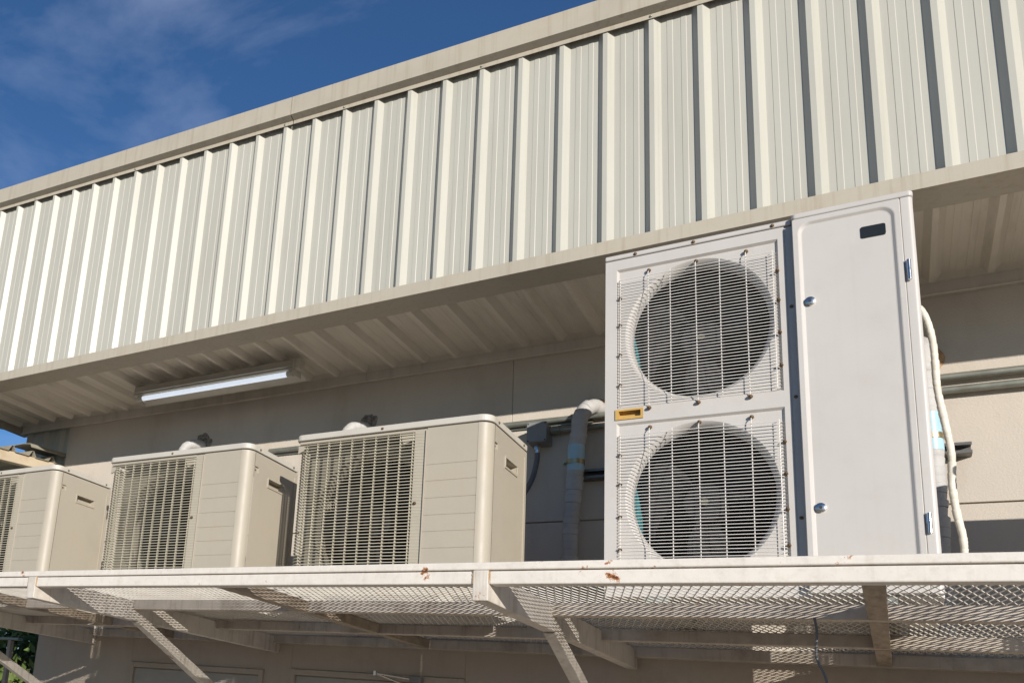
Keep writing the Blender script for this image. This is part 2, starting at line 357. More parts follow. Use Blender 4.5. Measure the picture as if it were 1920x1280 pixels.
# bottom trim: face, return under the soffit
bx = [PX0 - 0.01, -2.385, 0.9, PX1]
for k, (a, b) in enumerate(zip(bx, bx[1:])):
    e = 0.0015 * (k % 2)
    prof = [(3.3115 - e, 1.956), (3.306 - e, 1.954), (3.306 - e, 1.897), (3.462, 1.903), (3.462, 1.906), (3.3095, 1.900), (3.3095, 1.952)]
    mb = MB(); L_ = []
    nx = max(2, int((b - a) / 0.12))
    for j in range(nx + 1):
        x = a + (b - a) * j / nx; L_.append(x)
    rings = []
    for x in L_:
        w = 0.004 * mnoise.noise((x * 2.3, 1.7, 0.0))
        rings.append([(x, y + (w * 1.5 if y > 3.4 else 0), z + (w if y > 3.4 else 0)) for y, z in prof])
    npf = len(prof)
    for r_ in rings: mb.v += r_
    for j in range(nx):
        for q in range(npf): mb.f.append((j * npf + q, j * npf + (q + 1) % npf, (j + 1) * npf + (q + 1) % npf, (j + 1) * npf + q))
    mb.f += [tuple(reversed(range(npf))), tuple(nx * npf + q for q in range(npf))]
    mb.build('bottom_flashing', 'flashing_paint', parapet, smooth=True)
# soffit: ribbed sheets running to the wall, ribs hanging down, and the angle on the wall
soffit = MB().box(PX0, PX1, YC + 0.055, W, 1.995, 2.02).build('soffit', 'roof_steel', bld)
SR = -1.21 + 0.031
ss = [PX0 + 0.01] + [SR - 0.01 + 4 * PITCH * k for k in range(-5, 6) if PX0 + 0.05 < SR - 0.01 + 4 * PITCH * k < PX1] + [PX1]
for n, (a, b) in enumerate(zip(ss, ss[1:])):
    pl = ribbed(a, b + (0.005 if b < PX1 else 0), 1.957 - 0.001 * (n % 2), 0.030, start=SR)   # (x, z)
    MB().strip(pl, 3.40, 4.075, 'y').build('soffit_sheet', 'soffit_paint', soffit)
for a, b in ((PX0, -2.30), (-2.297, 1.2), (1.203, PX1)):
    MB().prism([(4.052, 1.9905), (4.052, 1.984), (4.150, 1.958), (4.152, 1.912), (4.136, 1.904), (4.138, 1.8995), (4.1695, 1.905), (4.1695, 1.9905)], a, b, 'x').build('wall_angle', 'soffit_paint', soffit)
for n in range(-18, 10, 2):
    x = SR + n * PITCH + 0.012
    MB().dome((x, 4.064, 1.9845), (0, -0.25, -1), 0.006, 0.006).build('soffit_screw', 'rusty_screw', soffit, smooth=True)
MB().box(PX0 - 0.055, PX0 - 0.004, 3.31, W + 0.05, 1.905, 1.985).build('end_flashing', 'flashing_paint', soffit)
MB().prism([(PX0 + 0.02, ROOF(PX0) - 0.03), (PX1, ROOF(PX1) - 0.03), (PX1, 2.03), (PX0 + 0.02, 2.03)], YC + 0.055, 9.0, 'y').build('roof', 'roof_steel', bld)

# ------------------------------------------------------------------ lamp under the soffit
lamp = thing('fluorescent_lamp', 'lit white tube lamp with dusty metal reflector under the soffit', 'lamp', (-3.1, 3.80, 1.925))
MB().box(-3.69, -2.50, 3.765, 3.825, 1.868, 1.924).build('housing', 'lamp_housing', lamp, bevel=0.003)
MB().prism([(3.765, 1.884), (3.722, 1.868), (3.722, 1.8655), (3.7655, 1.8815)], -3.70, -2.53, 'x').build('reflector', 'lamp_housing', lamp)
MB().prism([(3.825, 1.884), (3.905, 1.852), (3.905, 1.8495), (3.8245, 1.8815)], -3.70, -2.53, 'x').build('reflector', 'lamp_housing', lamp)
MB().tube([(-3.615, 3.775, 1.845), (-2.575, 3.775, 1.845)], 0.0145, 16).build('tube', 'lamp_tube', lamp, smooth=True)
for a, b in ((-3.665, -3.617), (-2.573, -2.535)):
    MB().tube([(a, 3.775, 1.845), (b, 3.775, 1.845)], 0.0165, 16).box(min(a, b) + 0.008, max(a, b) - 0.008, 3.768, 3.782, 1.845, 1.868).build('lampholder', 'lamp_housing', lamp, smooth=True)
MB().box(-2.5315, -2.5285, 3.75, 3.84, 1.835, 1.924).build('end_plate', 'lamp_housing', lamp)

# ------------------------------------------------------------------ equipment platform
plat = thing('equipment_platform', 'white steel bracket platform with expanded mesh deck carrying the outdoor units', 'platform', (-1.0, W, 0.388))
PL0, PL1 = -4.62, 2.6
BR = [-4.15, -2.7455, -0.912, 0.95, 2.3]
toe = MB().box(PL0, PL1, 2.377, 2.421, 0.4745, 0.4965).build('toe_rail', 'rail_paint', plat, bevel=0.004, seg=3)
ends = [PL0] + [v for b in BR for v in (b - 0.0235, b + 0.0235)] + [PL1]
for a, b in zip(ends[::2], ends[1::2]):
    MB().box(a, b, 2.3785, 2.4225, 0.4345, 0.4715).build('front_rail', 'rail_paint', plat, bevel=0.004, seg=3)
for b in BR:
    br = MB().box(b - 0.0225, b + 0.0225, 2.374, W, 0.388, 0.4735).build('bracket', 'bracket_paint', plat, bevel=0.003)
    for sx in (-1, 1):
        zs = [0.4355 + 0.036 * k / 7 for k in range(8)]
        MB().tube([(b + sx * 0.0232 + 0.0006 * math.sin(k * 2.3), 2.3778, z) for k, z in enumerate(zs)], [0.0024 + 0.0008 * (k % 2) for k in range(8)], 6).build('weld_bead', 'weld_rust', br, smooth=True)
    # diagonal brace in the bracket's plane
    p0, p1 = (3.03, 0.4), (4.19, -0.095); dx, dz = p1[0] - p0[0], p1[1] - p0[1]; ln = math.hypot(dx, dz); nx_, nz_ = -dz / ln * 0.026, dx / ln * 0.026
    MB().prism([(p0[0] - nx_ - 0.02, p0[1] - nz_ + 0.008), (p1[0] - nx_, p1[1] - nz_), (p1[0] + nx_, p1[1] + nz_), (p0[0] + nx_, p0[1] + nz_ - 0.012)], b - 0.0205, b + 0.0205, 'x').build('brace', 'bracket_paint', br, bevel=0.003)
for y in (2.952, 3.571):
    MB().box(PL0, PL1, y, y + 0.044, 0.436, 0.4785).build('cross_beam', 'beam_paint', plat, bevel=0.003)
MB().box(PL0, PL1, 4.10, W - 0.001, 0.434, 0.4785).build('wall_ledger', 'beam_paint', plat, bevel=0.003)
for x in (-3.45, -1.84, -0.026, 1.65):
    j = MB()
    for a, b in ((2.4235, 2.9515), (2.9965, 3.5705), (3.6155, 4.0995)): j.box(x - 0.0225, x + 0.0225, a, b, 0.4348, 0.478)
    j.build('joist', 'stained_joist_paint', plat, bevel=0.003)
# expanded metal: strands zigzag along y and bond with their neighbours
S, HR = 0.0246, 0.0437
def mesh_sheet(x0, x1, y0, y1):
    ns = int((x1 - x0) / (S / 2)); nr = int((y1 - y0) / HR) + 1
    hw, hh = 0.0013, 0.0012
    j, r = np.meshgrid(np.arange(ns), np.arange(nr), indexing='ij')
    sgn = np.where((j + r) % 2 == 0, -1.0, 1.0)
    X = x0 + S / 2 * (j + 0.5) + sgn * (S / 4 - 0.0009)
    Y = y0 + r * HR + 0.0
    tilt = 0.0009 * sgn
    rng = np.random.default_rng(3)
    Zc = 0.4835 + 0.0035 * np.sin(X * 3.1 + 1) * np.sin(Y * 5.0) + tilt * 0
    V = np.empty((ns, nr, 4, 3))
    for c, (ax, az) in enumerate(((-hw, -hh), (hw, -hh + 0.0002), (hw, hh + 0.0002), (-hw, hh))):
        V[:, :, c, 0] = X + ax; V[:, :, c, 1] = Y; V[:, :, c, 2] = Zc + az * 1.0 + 0.0
    idx = np.arange(ns * nr * 4).reshape(ns, nr, 4)
    F = []
    for c in range(4):
        d = (c + 1) % 4
        F.append(np.stack([idx[:, :-1, c], idx[:, :-1, d], idx[:, 1:, d], idx[:, 1:, c]], -1).reshape(-1, 4))
    mb = MB(); mb.raw = True; mb.v = V.reshape(-1, 3).tolist(); mb.f = np.concatenate(F)[:, ::-1].tolist()
    return mb
for a, b in ((PL0 + 0.01, -1.842), (-1.838, 0.948), (0.952, PL1 - 0.01)):
    md = mesh_sheet(a, b, 2.426, 4.16).build('mesh_deck', 'mesh_paint', plat); md['kind'] = 'stuff'

# ------------------------------------------------------------------ small outdoor units
AW, AD, AH = 0.835, 0.40, 0.698
def small_unit():
    t = thing('outdoor_unit', 'x', 'air conditioner', (0, 0, 0), 'cream single-fan outdoor units in a row', local=True)
    t.location.z = 0
    cp, gp = 'cream_unit_paint', 'cream_grille_plastic'
    MB().box(0.004, AW - 0.003, 0.006, AD - 0.004, 0.028, 0.056).build('base_pan', cp, t, bevel=0.003)
    for x in (0.13, 0.66): MB().box(x, x + 0.05, 0.0, AD, 0.004, 0.028).build('foot', cp, t, bevel=0.002)
    outline = arc(AW - 0.042, 0.040, 0.044, -90, 0, 7) + [(AW + 0.002, AD)] + [(-0.003, AD)] + arc(0.030, 0.028, 0.032, 180, 270, 6)
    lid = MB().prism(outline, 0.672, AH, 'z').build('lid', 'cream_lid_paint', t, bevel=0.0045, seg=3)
    for p, ax in (((0.40, -0.004, 0.684), (0, -1, 0)), ((AW + 0.002, 0.075, 0.684), (1, 0, 0)), ((AW + 0.002, 0.355, 0.684), (1, 0, 0))):
        MB().dome(p, ax, 0.0055, 0.005).build('screw', 'rusty_screw', lid, smooth=True)
    # front panel with moulded grooves
    gz = [0.52, 0.456, 0.39, 0.325, 0.263, 0.2, 0.137]
    prof = [(0.0, 0.056)]
    for z in reversed(gz): prof += [(0.0, z - 0.0030), (0.0018, z - 0.0008), (0.0018, z + 0.0008), (0.0, z + 0.0016)]
    prof += [(0.0, 0.667), (0.02, 0.667), (0.02, 0.056)]
    MB().prism(prof, 0.589, 0.790, 'x').build('front_panel', cp, t)
    MB().prism(arc(AW - 0.046, 0.044, 0.0455, -90, 0, 9) + [(AW - 0.006, 0.044)] + list(reversed(arc(AW - 0.046, 0.044, 0.0395, -90, 0, 9))) , 0.056, 0.667, 'z').build('corner_post', cp, t, smooth=True)
    sp = MB().holed(lambda u, v, d: (AW - d, u, v), 0.0455, AD, 0.056, 0.667, [(0.160, 0.284, 0.540, 0.574, 0.028), (0.0475, 0.079, 0.578, 0.604, 0.007)], 0.02).build('side_panel', cp, t)
    h = MB()
    for a, b, c, d in ((0.154, 0.290, 0.574, 0.580), (0.154, 0.290, 0.534, 0.540), (0.154, 0.160, 0.540, 0.574), (0.284, 0.290, 0.540, 0.574)): h.box(AW - 0.002, AW + 0.004, a, b, c, d)
    h.build('handle', cp, sp, bevel=0.001)
    MB().dome((AW - 0.007, 0.060, 0.590), (1, 0, 0), 0.005, 0.005).build('screw', 'rusty_screw', sp, smooth=True)
    MB().box(AW - 0.001, AW + 0.0022, AD - 0.028, AD - 0.022, 0.06, 0.64).build('side_rib', cp, sp, bevel=0.0008)
    # grille frame: strip at the right, head, gussets
    fr = MB(); fr.box(0.536, 0.588, 0.0052, 0.02, 0.056, 0.667); fr.box(0.5835, 0.5885, -0.0035, 0.0076, 0.056, 0.661); fr.box(0.02, 0.536, 0.002, 0.012, 0.657, 0.667)
    fr.build('grille_frame', cp, t, bevel=0.0008)
    MB().prism([(0.476, 0.657), (0.536, 0.657), (0.536, 0.628), (0.492, 0.616), (0.484, 0.620)], 0.0085, 0.013, 'y').build('gusset', cp, t)
    MB().prism([(0.008, 0.657), (0.05, 0.657), (0.034, 0.632), (0.008, 0.622)], 0.012, 0.018, 'y').build('gusset', cp, t)
    MB().box(0.560, 0.566, 0.02, AD - 0.02, 0.056, 0.667).build('partition', 'dark_interior', t)
    # interior: shroud with a round throat, fan, coil
    cx, cz, R = 0.318, 0.350, 0.262
    sh = MB(); nn = 48; y0 = 0.10
    for k in range(nn):
        a0, a1 = 2 * math.pi * k / nn, 2 * math.pi * (k + 1) / nn
        def rim(a):
            c, s = math.cos(a), math.sin(a); q = min(((0.235 if c > 0 else 0.306) / abs(c)) if abs(c) > 1e-6 else 9, (0.305 / abs(s)) if abs(s) > 1e-6 else 9)
            return (cx + q * c, y0, cz + q * s)
        cc = lambda a, r, y: (cx + r * math.cos(a), y, cz + r * math.sin(a))
        sh.quad(rim(a0), rim(a1), cc(a1, min(R + 0.012, 0.30), y0), cc(a0, R + 0.012, y0))
        sh.quad(cc(a0, R + 0.012, y0), cc(a1, R + 0.012, y0), cc(a1, R, y0 + 0.02), cc(a0, R, y0 + 0.02))
        sh.quad(cc(a0, R, y0 + 0.02), cc(a1, R, y0 + 0.02), cc(a1, R, y0 + 0.075), cc(a0, R, y0 + 0.075))
    sh.build('fan_shroud', 'shroud_plastic', t, smooth=True)
    fan(t, cx, cz, R * 0.90, R * 0.90, 0.16, 3)
    MB().box(0.012, 0.555, AD - 0.04, AD - 0.012, 0.056, 0.667).build('coil', 'coil_fins', t)
    MB().box(0.001, 0.006, 0.150, AD - 0.002, 0.056, 0.667).build('left_panel', cp, t)
    # horizontal slats that turn the left corner, and the bars behind them
    path = [(0.583, 0.0045), (0.535, 0.0035), (0.30, 0.0015), (0.075, 0.0035)] + arc(0.062, 0.0625, 0.058, -96, -176, 7) + [(0.004, 0.148)]
    me = None; hz, dp = 0.0015, 0.0062
    for k in range(48):
        z = 0.650 - 0.01245 * k
        if z < 0.062: break
        if me is None:
            sl = MB(); n = len(path)
            for q in range(n):
                a = Vector((*path[max(q - 1, 0)], 0)); b = Vector((*path[min(q + 1, n - 1)], 0)); d = (b - a).normalized(); nv = Vector((-d.y, d.x, 0))
                if nv.y < 0 and q < 4: nv = -nv
                # inward normal
                inn = Vector((0.3, 0.3, 0)) - Vector((*path[q], 0))
                if nv.dot(inn) < 0: nv = -nv
                p = Vector((*path[q], 0)); pi = p + nv * dp
                sl.v += [(p.x, p.y, -hz * 0.8), (pi.x, pi.y, -hz + 0.0016), (pi.x, pi.y, hz + 0.0016), (p.x, p.y, hz * 0.8)]
            for q in range(n - 1):
                for c in range(4): sl.f.append((q * 4 + c, q * 4 + (c + 1) % 4, q * 4 + 4 + (c + 1) % 4, q * 4 + 4 + c))
            sl.f += [(3, 2, 1, 0), tuple((n - 1) * 4 + c for c in range(4))]
            o = sl.build('slat', gp, t); me = o.data
        else:
            o = bpy.data.objects.new('slat', me); COL.objects.link(o); o.parent = t
        o.location = (0, 0, z)
    for x in (0.050, 0.103, 0.156, 0.209, 0.262, 0.315, 0.368, 0.421, 0.474, 0.527):
        MB().box(x - 0.0014, x + 0.0014, 0.0065 + (0.004 if x < 0.06 else 0), 0.018 + (0.004 if x < 0.06 else 0), 0.056, 0.657).build('grille_bar', gp, t)
    for y in (0.07, 0.12): MB().box(0.012, 0.02, y, y + 0.0045, 0.056, 0.657).build('grille_bar', gp, t)
    MB().dome((0.549, 0.0055, 0.375), (0.3, -1, 0), 0.007, 0.010).build('clip', 'rusty_screw', t, smooth=True)
    return t
def fan(t, cx, cz, rx, rz, y, nb, hubmat='fan_plastic'):
    f = MB().tube([(cx, y - 0.004, cz), (cx, y, cz), (cx, y + 0.07, cz)], [0.045, 0.062, 0.062], 24).build('fan_hub', hubmat, t, smooth=True)
    for b in range(nb):
        mb = MB(); base = 2 * math.pi * b / nb + 0.5; NR, NA = 7, 8
        for i in range(NR):
            fr = i / (NR - 1); r = 0.055 / rx + (1 - 0.055 / rx) * fr; half = 0.42 + 0.22 * fr; sw = 0.45 * fr * fr
            for j_ in range(NA):
                s = j_ / (NA - 1) * 2 - 1; a = base + sw + s * half
                mb.v.append((cx + rx * r * math.cos(a), y + 0.035 + 0.035 * s + 0.006 * (1 - s * s), cz + rz * r * math.sin(a)))
        for i in range(NR - 1):
            for j_ in range(NA - 1): mb.f.append((i * NA + j_, i * NA + j_ + 1, (i + 1) * NA + j_ + 1, (i + 1) * NA + j_))
        o = mb.build('fan_blade', hubmat, t, smooth=True)
        so_ = o.modifiers.new('thick', 'SOLIDIFY'); so_.thickness = 0.003
    return f
u = small_unit()
spots = [(-1.970, 3.0, 'cream single-fan outdoor unit standing next to the tall white twin-fan unit'),
         (-3.042, 3.0, 'middle cream single-fan outdoor unit below the lamp, between two like it'),
         (-4.236, 3.0, 'cream single-fan outdoor unit at the platform end beside the corrugated awning'),
         (0.60, 3.19, 'cream single-fan outdoor unit past the hinged side of the tall twin-fan unit')]
for n, (x, y, lab) in enumerate(spots):
    o = u if n == 0 else copy_tree(u)
    o.location = (x, y, 0.4815 + CZ); o['label'] = lab; o.rotation_euler.z = math.radians((0, 0.5, -0.4, 0.8)[n])

# ------------------------------------------------------------------ tall twin-fan unit
big = thing('twin_fan_unit', 'tall white outdoor unit with two stacked round fans and a hinged door', 'air conditioner', (-0.31, 3.28, 0.482))
BX0, BX1, BY1, BZ1 = -0.741, 0.121, 3.58, 1.709
wp = 'white_unit_paint'
body = MB(); body.box(BX0, BX0 + 0.004, 3.006, BY1, 0.53, 1.687); body.box(BX0, BX1, BY1 - 0.004, BY1, 0.53, 1.687); body.box(BX1 - 0.006, BX1 - 0.002, 3.02, BY1, 0.53, 1.687)
body.build('cabinet', wp, big)
MB().box(BX0, BX1, 3.0, BY1, 0.505, 0.53).build('base_pan', wp, big, bevel=0.003)
for x in (-0.62, -0.05): MB().box(x, x + 0.07, 2.99, BY1 + 0.01, 0.486, 0.505).build('foot', 'galvanised', big)
lid = MB().box(BX0 - 0.002, -0.184, 2.997, BY1 + 0.003, 1.691, BZ1).build('lid', wp, big, bevel=0.005, seg=3)
lid2 = MB().prism(rrect(-0.1825, BX1 + 0.002, 2.9725, BY1 + 0.003, 0.012), 1.692, BZ1 + 0.002, 'z').build('lid', wp, big, bevel=0.005, seg=3)
for x in (-0.643, -0.462, -0.235): MB().dome((x, 2.997, 1.699), (0, -1, 0), 0.0058, 0.006).build('screw', 'rusty_screw', lid, smooth=True)
FX0, FX1, CXF = -0.704, -0.223, -0.4585
RX, RZ = 0.216, 0.241
REC = 0.009
zones = [(1.139, 1.651, 1.394), (0.575, 1.087, 0.826)]
fp = MB()
fnp = lambda uu, vv, d: (uu, 3.0 + d, vv)
us = [BX0, FX0, FX1, -0.205]; vs = [0.53, 0.575, 1.087, 1.139, 1.651, 1.688]
hx0, hx1, hz0, hz1 = -0.700, -0.626, 1.1035, 1.130
for a, b in zip(us, us[1:]):
    for c, d in zip(vs, vs[1:]):
        if a == FX0 and ((c, d) == (0.575, 1.087) or (c, d) == (1.139, 1.651)): continue
        if a == FX0 and (c, d) == (1.087, 1.139):
            for (p, q, r_, s_) in ((FX0, hx0, c, d), (hx1, FX1, c, d), (hx0, hx1, c, hz0), (hx0, hx1, hz1, d)): fp.quad(fnp(p, r_, 0), fnp(q, r_, 0), fnp(q, s_, 0), fnp(p, s_, 0))
            continue
        fp.quad(fnp(a, c, 0), fnp(b, c, 0), fnp(b, d, 0), fnp(a, d, 0))
for q in ((BX0, 0.53, BX0, 1.688), (-0.205, 0.53, -0.205, 1.688), (BX0, 1.688, -0.205, 1.688), (BX0, 0.53, -0.205, 0.53)):
    fp.quad(fnp(q[0], q[1], 0), fnp(q[2], q[3], 0), fnp(q[2], q[3], 0.012), fnp(q[0], q[1], 0.012))
NN = 72
for (z0, z1, zc) in zones:
    i_ = 0.007; bmth = MB()
    ro = [(FX0, z0), (FX1, z0), (FX1, z1), (FX0, z1)]; ri = [(FX0 + i_, z0 + i_), (FX1 - i_, z0 + i_), (FX1 - i_, z1 - i_), (FX0 + i_, z1 - i_)]
    for k in range(4):
        p, q = ro[k], ro[(k + 1) % 4]; p2, q2 = ri[k], ri[(k + 1) % 4]
        fp.quad(fnp(*p, 0), fnp(*q, 0), fnp(*q2, REC), fnp(*p2, REC))
    def rim(a):
        c, s = math.cos(a), math.sin(a)
        tx = ((FX1 - i_ - CXF) if c > 0 else (FX0 + i_ - CXF)) / c if abs(c) > 1e-6 else 9
        tz = ((z1 - i_ - zc) if s > 0 else (z0 + i_ - zc)) / s if abs(s) > 1e-6 else 9
        q = min(tx, tz); return (CXF + q * c, 3.0 + REC, zc + q * s)
    # include the exact corners
    angs = sorted([2 * math.pi * k / NN for k in range(NN)] + [math.atan2(pz - zc, px_ - CXF) % (2 * math.pi) for px_, pz in ri])
    el = lambda a, g, y: (CXF + (RX + g) * math.cos(a), y, zc + (RZ + g) * math.sin(a))
    steps = [(0.004, 3.0 + REC), (0.0, 3.0 + REC + 0.003), (-0.008, 3.0 + REC + 0.011), (-0.013, 3.0 + REC + 0.024), (-0.014, 3.0 + REC + 0.048)]
    for a0, a1 in zip(angs, angs[1:] + [angs[0] + 2 * math.pi]):
        fp.quad(rim(a0), rim(a1), el(a1, *steps[0]), el(a0, *steps[0]))
        for (g0, y0), (g1, y1) in zip(steps, steps[1:]): bmth.quad(el(a0, g0, y0), el(a1, g0, y0), el(a1, g1, y1), el(a0, g1, y1))
    bmth.build('bell_mouth', wp, big, smooth=True)
fp.build('fan_panel', wp, big)
# yellow grip in the panel between the fans
gr = MB().holed(lambda uu, vv, d: (uu, 2.996 + d, vv), -0.7075, -0.6205, 1.0985, 1.1345, [(-0.6965, -0.6285, 1.107, 1.1275, 0.022)], 0.022)
gr.box(-0.7075, -0.6205, 2.9965, 3.003, 1.0985, 1.107); gr.box(-0.7075, -0.6205, 2.9965, 3.003, 1.1275, 1.1345)
gr.build('grip', 'yellow_handle_plastic', big)
# inside
inn = MB(); inn.box(-0.214, -0.209, 3.02, BY1 - 0.01, 0.53, 1.685); inn.box(BX0 + 0.01, -0.214, 3.10, BY1 - 0.01, 1.105, 1.115); inn.box(BX0 + 0.006, -0.209, 3.10, BY1 - 0.01, 1.675, 1.685)
inn.build('inner_wall', 'dark_interior', big)
MB().box(BX0 + 0.01, -0.215, BY1 - 0.06, BY1 - 0.02, 0.535, 1.67).build('coil', 'coil_fins', big)
tcx = MB()
for k in range(56): tcx.box(BX0 + 0.02, BX0 + 0.028 , 3.115 + k * 0.007, 3.118 + k * 0.007, 0.54, 1.665)
tcx.box(BX0 + 0.008, BX0 + 0.02, 3.11, BY1 - 0.06, 0.54, 1.665)
tcx.build('side_coil', 'teal_coil', big)
for (z0, z1, zc) in zones:
    fan(big, CXF, zc, RX - 0.022, RZ - 0.022, 3.10, 3)
    MB().cyl((CXF, 3.085, zc), (0, 1, 0), 0.012, 0.012, 6).build('fan_nut', 'dull_brass', big, smooth=True)
    MB().box(CXF - 0.03, CXF + 0.03, 3.20, 3.23, z0, z1).build('motor_bracket', 'dark_interior', big)
# wire guards
def guard(z0, z1, zc):
    r = 0.0012; yw = 2.988; gz1 = z1 - 0.048; gz0 = z0 + 0.010
    gd = MB().tube([(-0.6905, 3.0, gz0 - 0.004), (-0.6905, 2.9905, gz0 - 0.004), (-0.6905, 2.9905, gz1 + 0.006), (-0.6905, 3.0, gz1 + 0.006)], r, 8)
    gd = gd.build('fan_guard', 'white_guard_wire', big, smooth=True)
    MB().tube([(-0.2385, 3.0, gz0 - 0.004), (-0.2385, 2.9905, gz0 - 0.004), (-0.2385, 2.9905, gz1 + 0.006), (-0.2385, 3.0, gz1 + 0.006)], r, 8).build('upright', 'white_guard_wire', gd, smooth=True)
    me = None
    path = spline([(-0.696, 3.007, 0), (-0.6955, 2.997, 0), (-0.691, 2.9892, 0), (-0.675, yw, 0)], 3)[:-1] + [(-0.46, yw - 0.003, 0)] + spline([(-0.252, yw, 0), (-0.236, 2.9892, 0), (-0.2315, 2.997, 0), (-0.231, 3.007, 0)], 3)
    n = 43
    for k in range(n):
        z = gz0 + (gz1 - gz0) * k / (n - 1)
        if me is None:
            o = MB().tube(path, r, 6).build('wire', 'white_guard_wire', gd, smooth=True); me = o.data
            base = o.location.copy(); 
            me.transform(Matrix.Translation((0, 0, 0)))
        else:
            o = bpy.data.objects.new('wire', me); COL.objects.link(o); o.parent = gd
        o.location = (0, 0, z)
    for n_, x in enumerate((-0.602, -0.534, -0.457, -0.387, -0.312)):
        if n_ % 2 == 0:
            p = [(x, 2.996, z0 - 0.007), (x, yw + 0.0032, z0 + 0.004), (x, yw + 0.0032, z1 - 0.040), (x, yw + 0.005, z1 - 0.032), (x, 3.003, z1 - 0.022)]
        else:
            p = [(x, yw + 0.0032, z0 + 0.004), (x, yw + 0.0032, z1 - 0.036)]
        MB().tube(p, 0.0016, 6).build('upright', 'white_guard_wire', gd, smooth=True)
        if n_ % 2 == 0:
            for z in (z0 - 0.010, z1 - 0.022): MB().dome((x + 0.001, 2.995 if z < zc else 3.004, z), (0, -1, 0), 0.0066, 0.011).build('screw', 'rusty_screw', gd, smooth=True)
    for fz in (0.16, 0.40, 0.64, 0.86):
        z = gz0 + (gz1 - gz0) * fz
        for x in (-0.692, -0.2265): MB().dome((x, 3.002, z), (0, -1, 0), 0.0058, 0.016).build('screw', 'rusty_screw', gd, smooth=True)
for z_ in zones: guard(*z_)
# service gap, door, hinge post
gap = MB().box(-0.2048, -0.1815, 3.004, 3.012, 0.53, 1.688).build('service_strip', wp, big)
for z in (1.413, 1.116, 0.74): MB().dome((-0.1935, 3.004, z), (0, -1, 0), 0.0055, 0.005).build('screw', 'rusty_screw', gap, smooth=True)
dm = MB(); loops = []
def loop(x0, x1, z0, z1, r, y): return [(x, y, z) for x, z in rrect(x0, x1, z0, z1, r, 10)]
DL = [loop(-0.1815, 0.0908, 0.512, 1.6905, 0.006, 3.02), loop(-0.1815, 0.0908, 0.512, 1.6905, 0.006, 2.9735), loop(-0.1795, 0.0888, 0.514, 1.6885, 0.006, 2.9705),
      loop(-0.167, 0.0775, 0.530, 1.6745, 0.036, 2.9705), loop(-0.1645, 0.0750, 0.5325, 1.672, 0.034, 2.9712), loop(-0.1585, 0.0680, 0.539, 1.6655, 0.030, 2.9762), loop(-0.1565, 0.0655, 0.5415, 1.663, 0.028, 2.9768)]
for L_ in DL: dm.v += L_
nl = len(DL[0])
for q in range(len(DL) - 1):
    for k in range(nl): dm.f.append((q * nl + k, q * nl + (k + 1) % nl, (q + 1) * nl + (k + 1) % nl, (q + 1) * nl + k))
dm.f.append(tuple((len(DL) - 1) * nl + k for k in range(nl)))
dr = dm.build('door', wp, big)
MB().prism(rrect(-0.008, 0.0535, 1.583, 1.621, 0.006), 2.9745, 2.978, 'y').build('window', 'black_window', dr, bevel=0.0006)
for z in (1.406, 0.760):
    lk = MB().tube([(-0.1435, 2.977, z), (-0.1435, 2.970, z), (-0.1435, 2.9685, z)], [0.014, 0.014, 0.0115], 20).build('lock', 'chrome', dr, smooth=True)
    MB().cyl((-0.1435, 2.9687, z), (0, -1, 0), 0.0042, 0.0014, 12).build('keyhole', 'gasket_dark', lk)
pz = MB().prism(arc(BX1 - 0.012, 2.985, 0.012, -90, 0, 6) + [(BX1, 3.03), (0.0914, 3.03), (0.0914, 2.973)], 0.512, 1.6905, 'z').build('hinge_post', wp, big, smooth=True, bevel=0.0015)
for z0, z1 in ((1.421, 1.484), (0.674, 0.730)):
    zm = (z0 + z1) / 2
    hg = MB().box(0.0935, 0.1035, 2.968, 2.974, zm, z1); hg.tube([(0.1005, 2.9655, z0), (0.1005, 2.9655, zm + 0.001)], 0.0052, 12); hg.tube([(0.1005, 2.9655, zm + 0.002), (0.1005, 2.9655, z1)], 0.0052, 12)
    hg.build('hinge', 'chrome', big, smooth=True)

# ------------------------------------------------------------------ pipes, conduits, boxes on the wall
def clamp(pipe, x, y, z, r):
    c = MB(); nn = 24
    for k in range(nn):
        a0, a1 = math.radians(-200 + 340 * k / nn), math.radians(-200 + 340 * (k + 1) / nn)
        q = lambda a, rr, zz: (x + rr * math.cos(a), y + rr * math.sin(a), zz)
        c.quad(q(a0, r + 0.0025, z), q(a1, r + 0.0025, z), q(a1, r + 0.0025, z + 0.021), q(a0, r + 0.0025, z + 0.021))
        for zz in (z, z + 0.021): c.quad(q(a0, r, zz), q(a1, r, zz), q(a1, r + 0.0025, zz), q(a0, r + 0.0025, zz))
    c.box(x - r - 0.018, x - r - 0.002, y - 0.006, y - 0.003, z - 0.003, z + 0.024); c.cyl((x - r - 0.012, y - 0.022, z + 0.010), (0, 1, 0), 0.004, 0.04, 10); c.cyl((x - r - 0.012, y - 0.024, z + 0.010), (0, 1, 0), 0.0075, 0.006, 6)
    c.build('clamp', 'dull_brass', pipe, smooth=True)
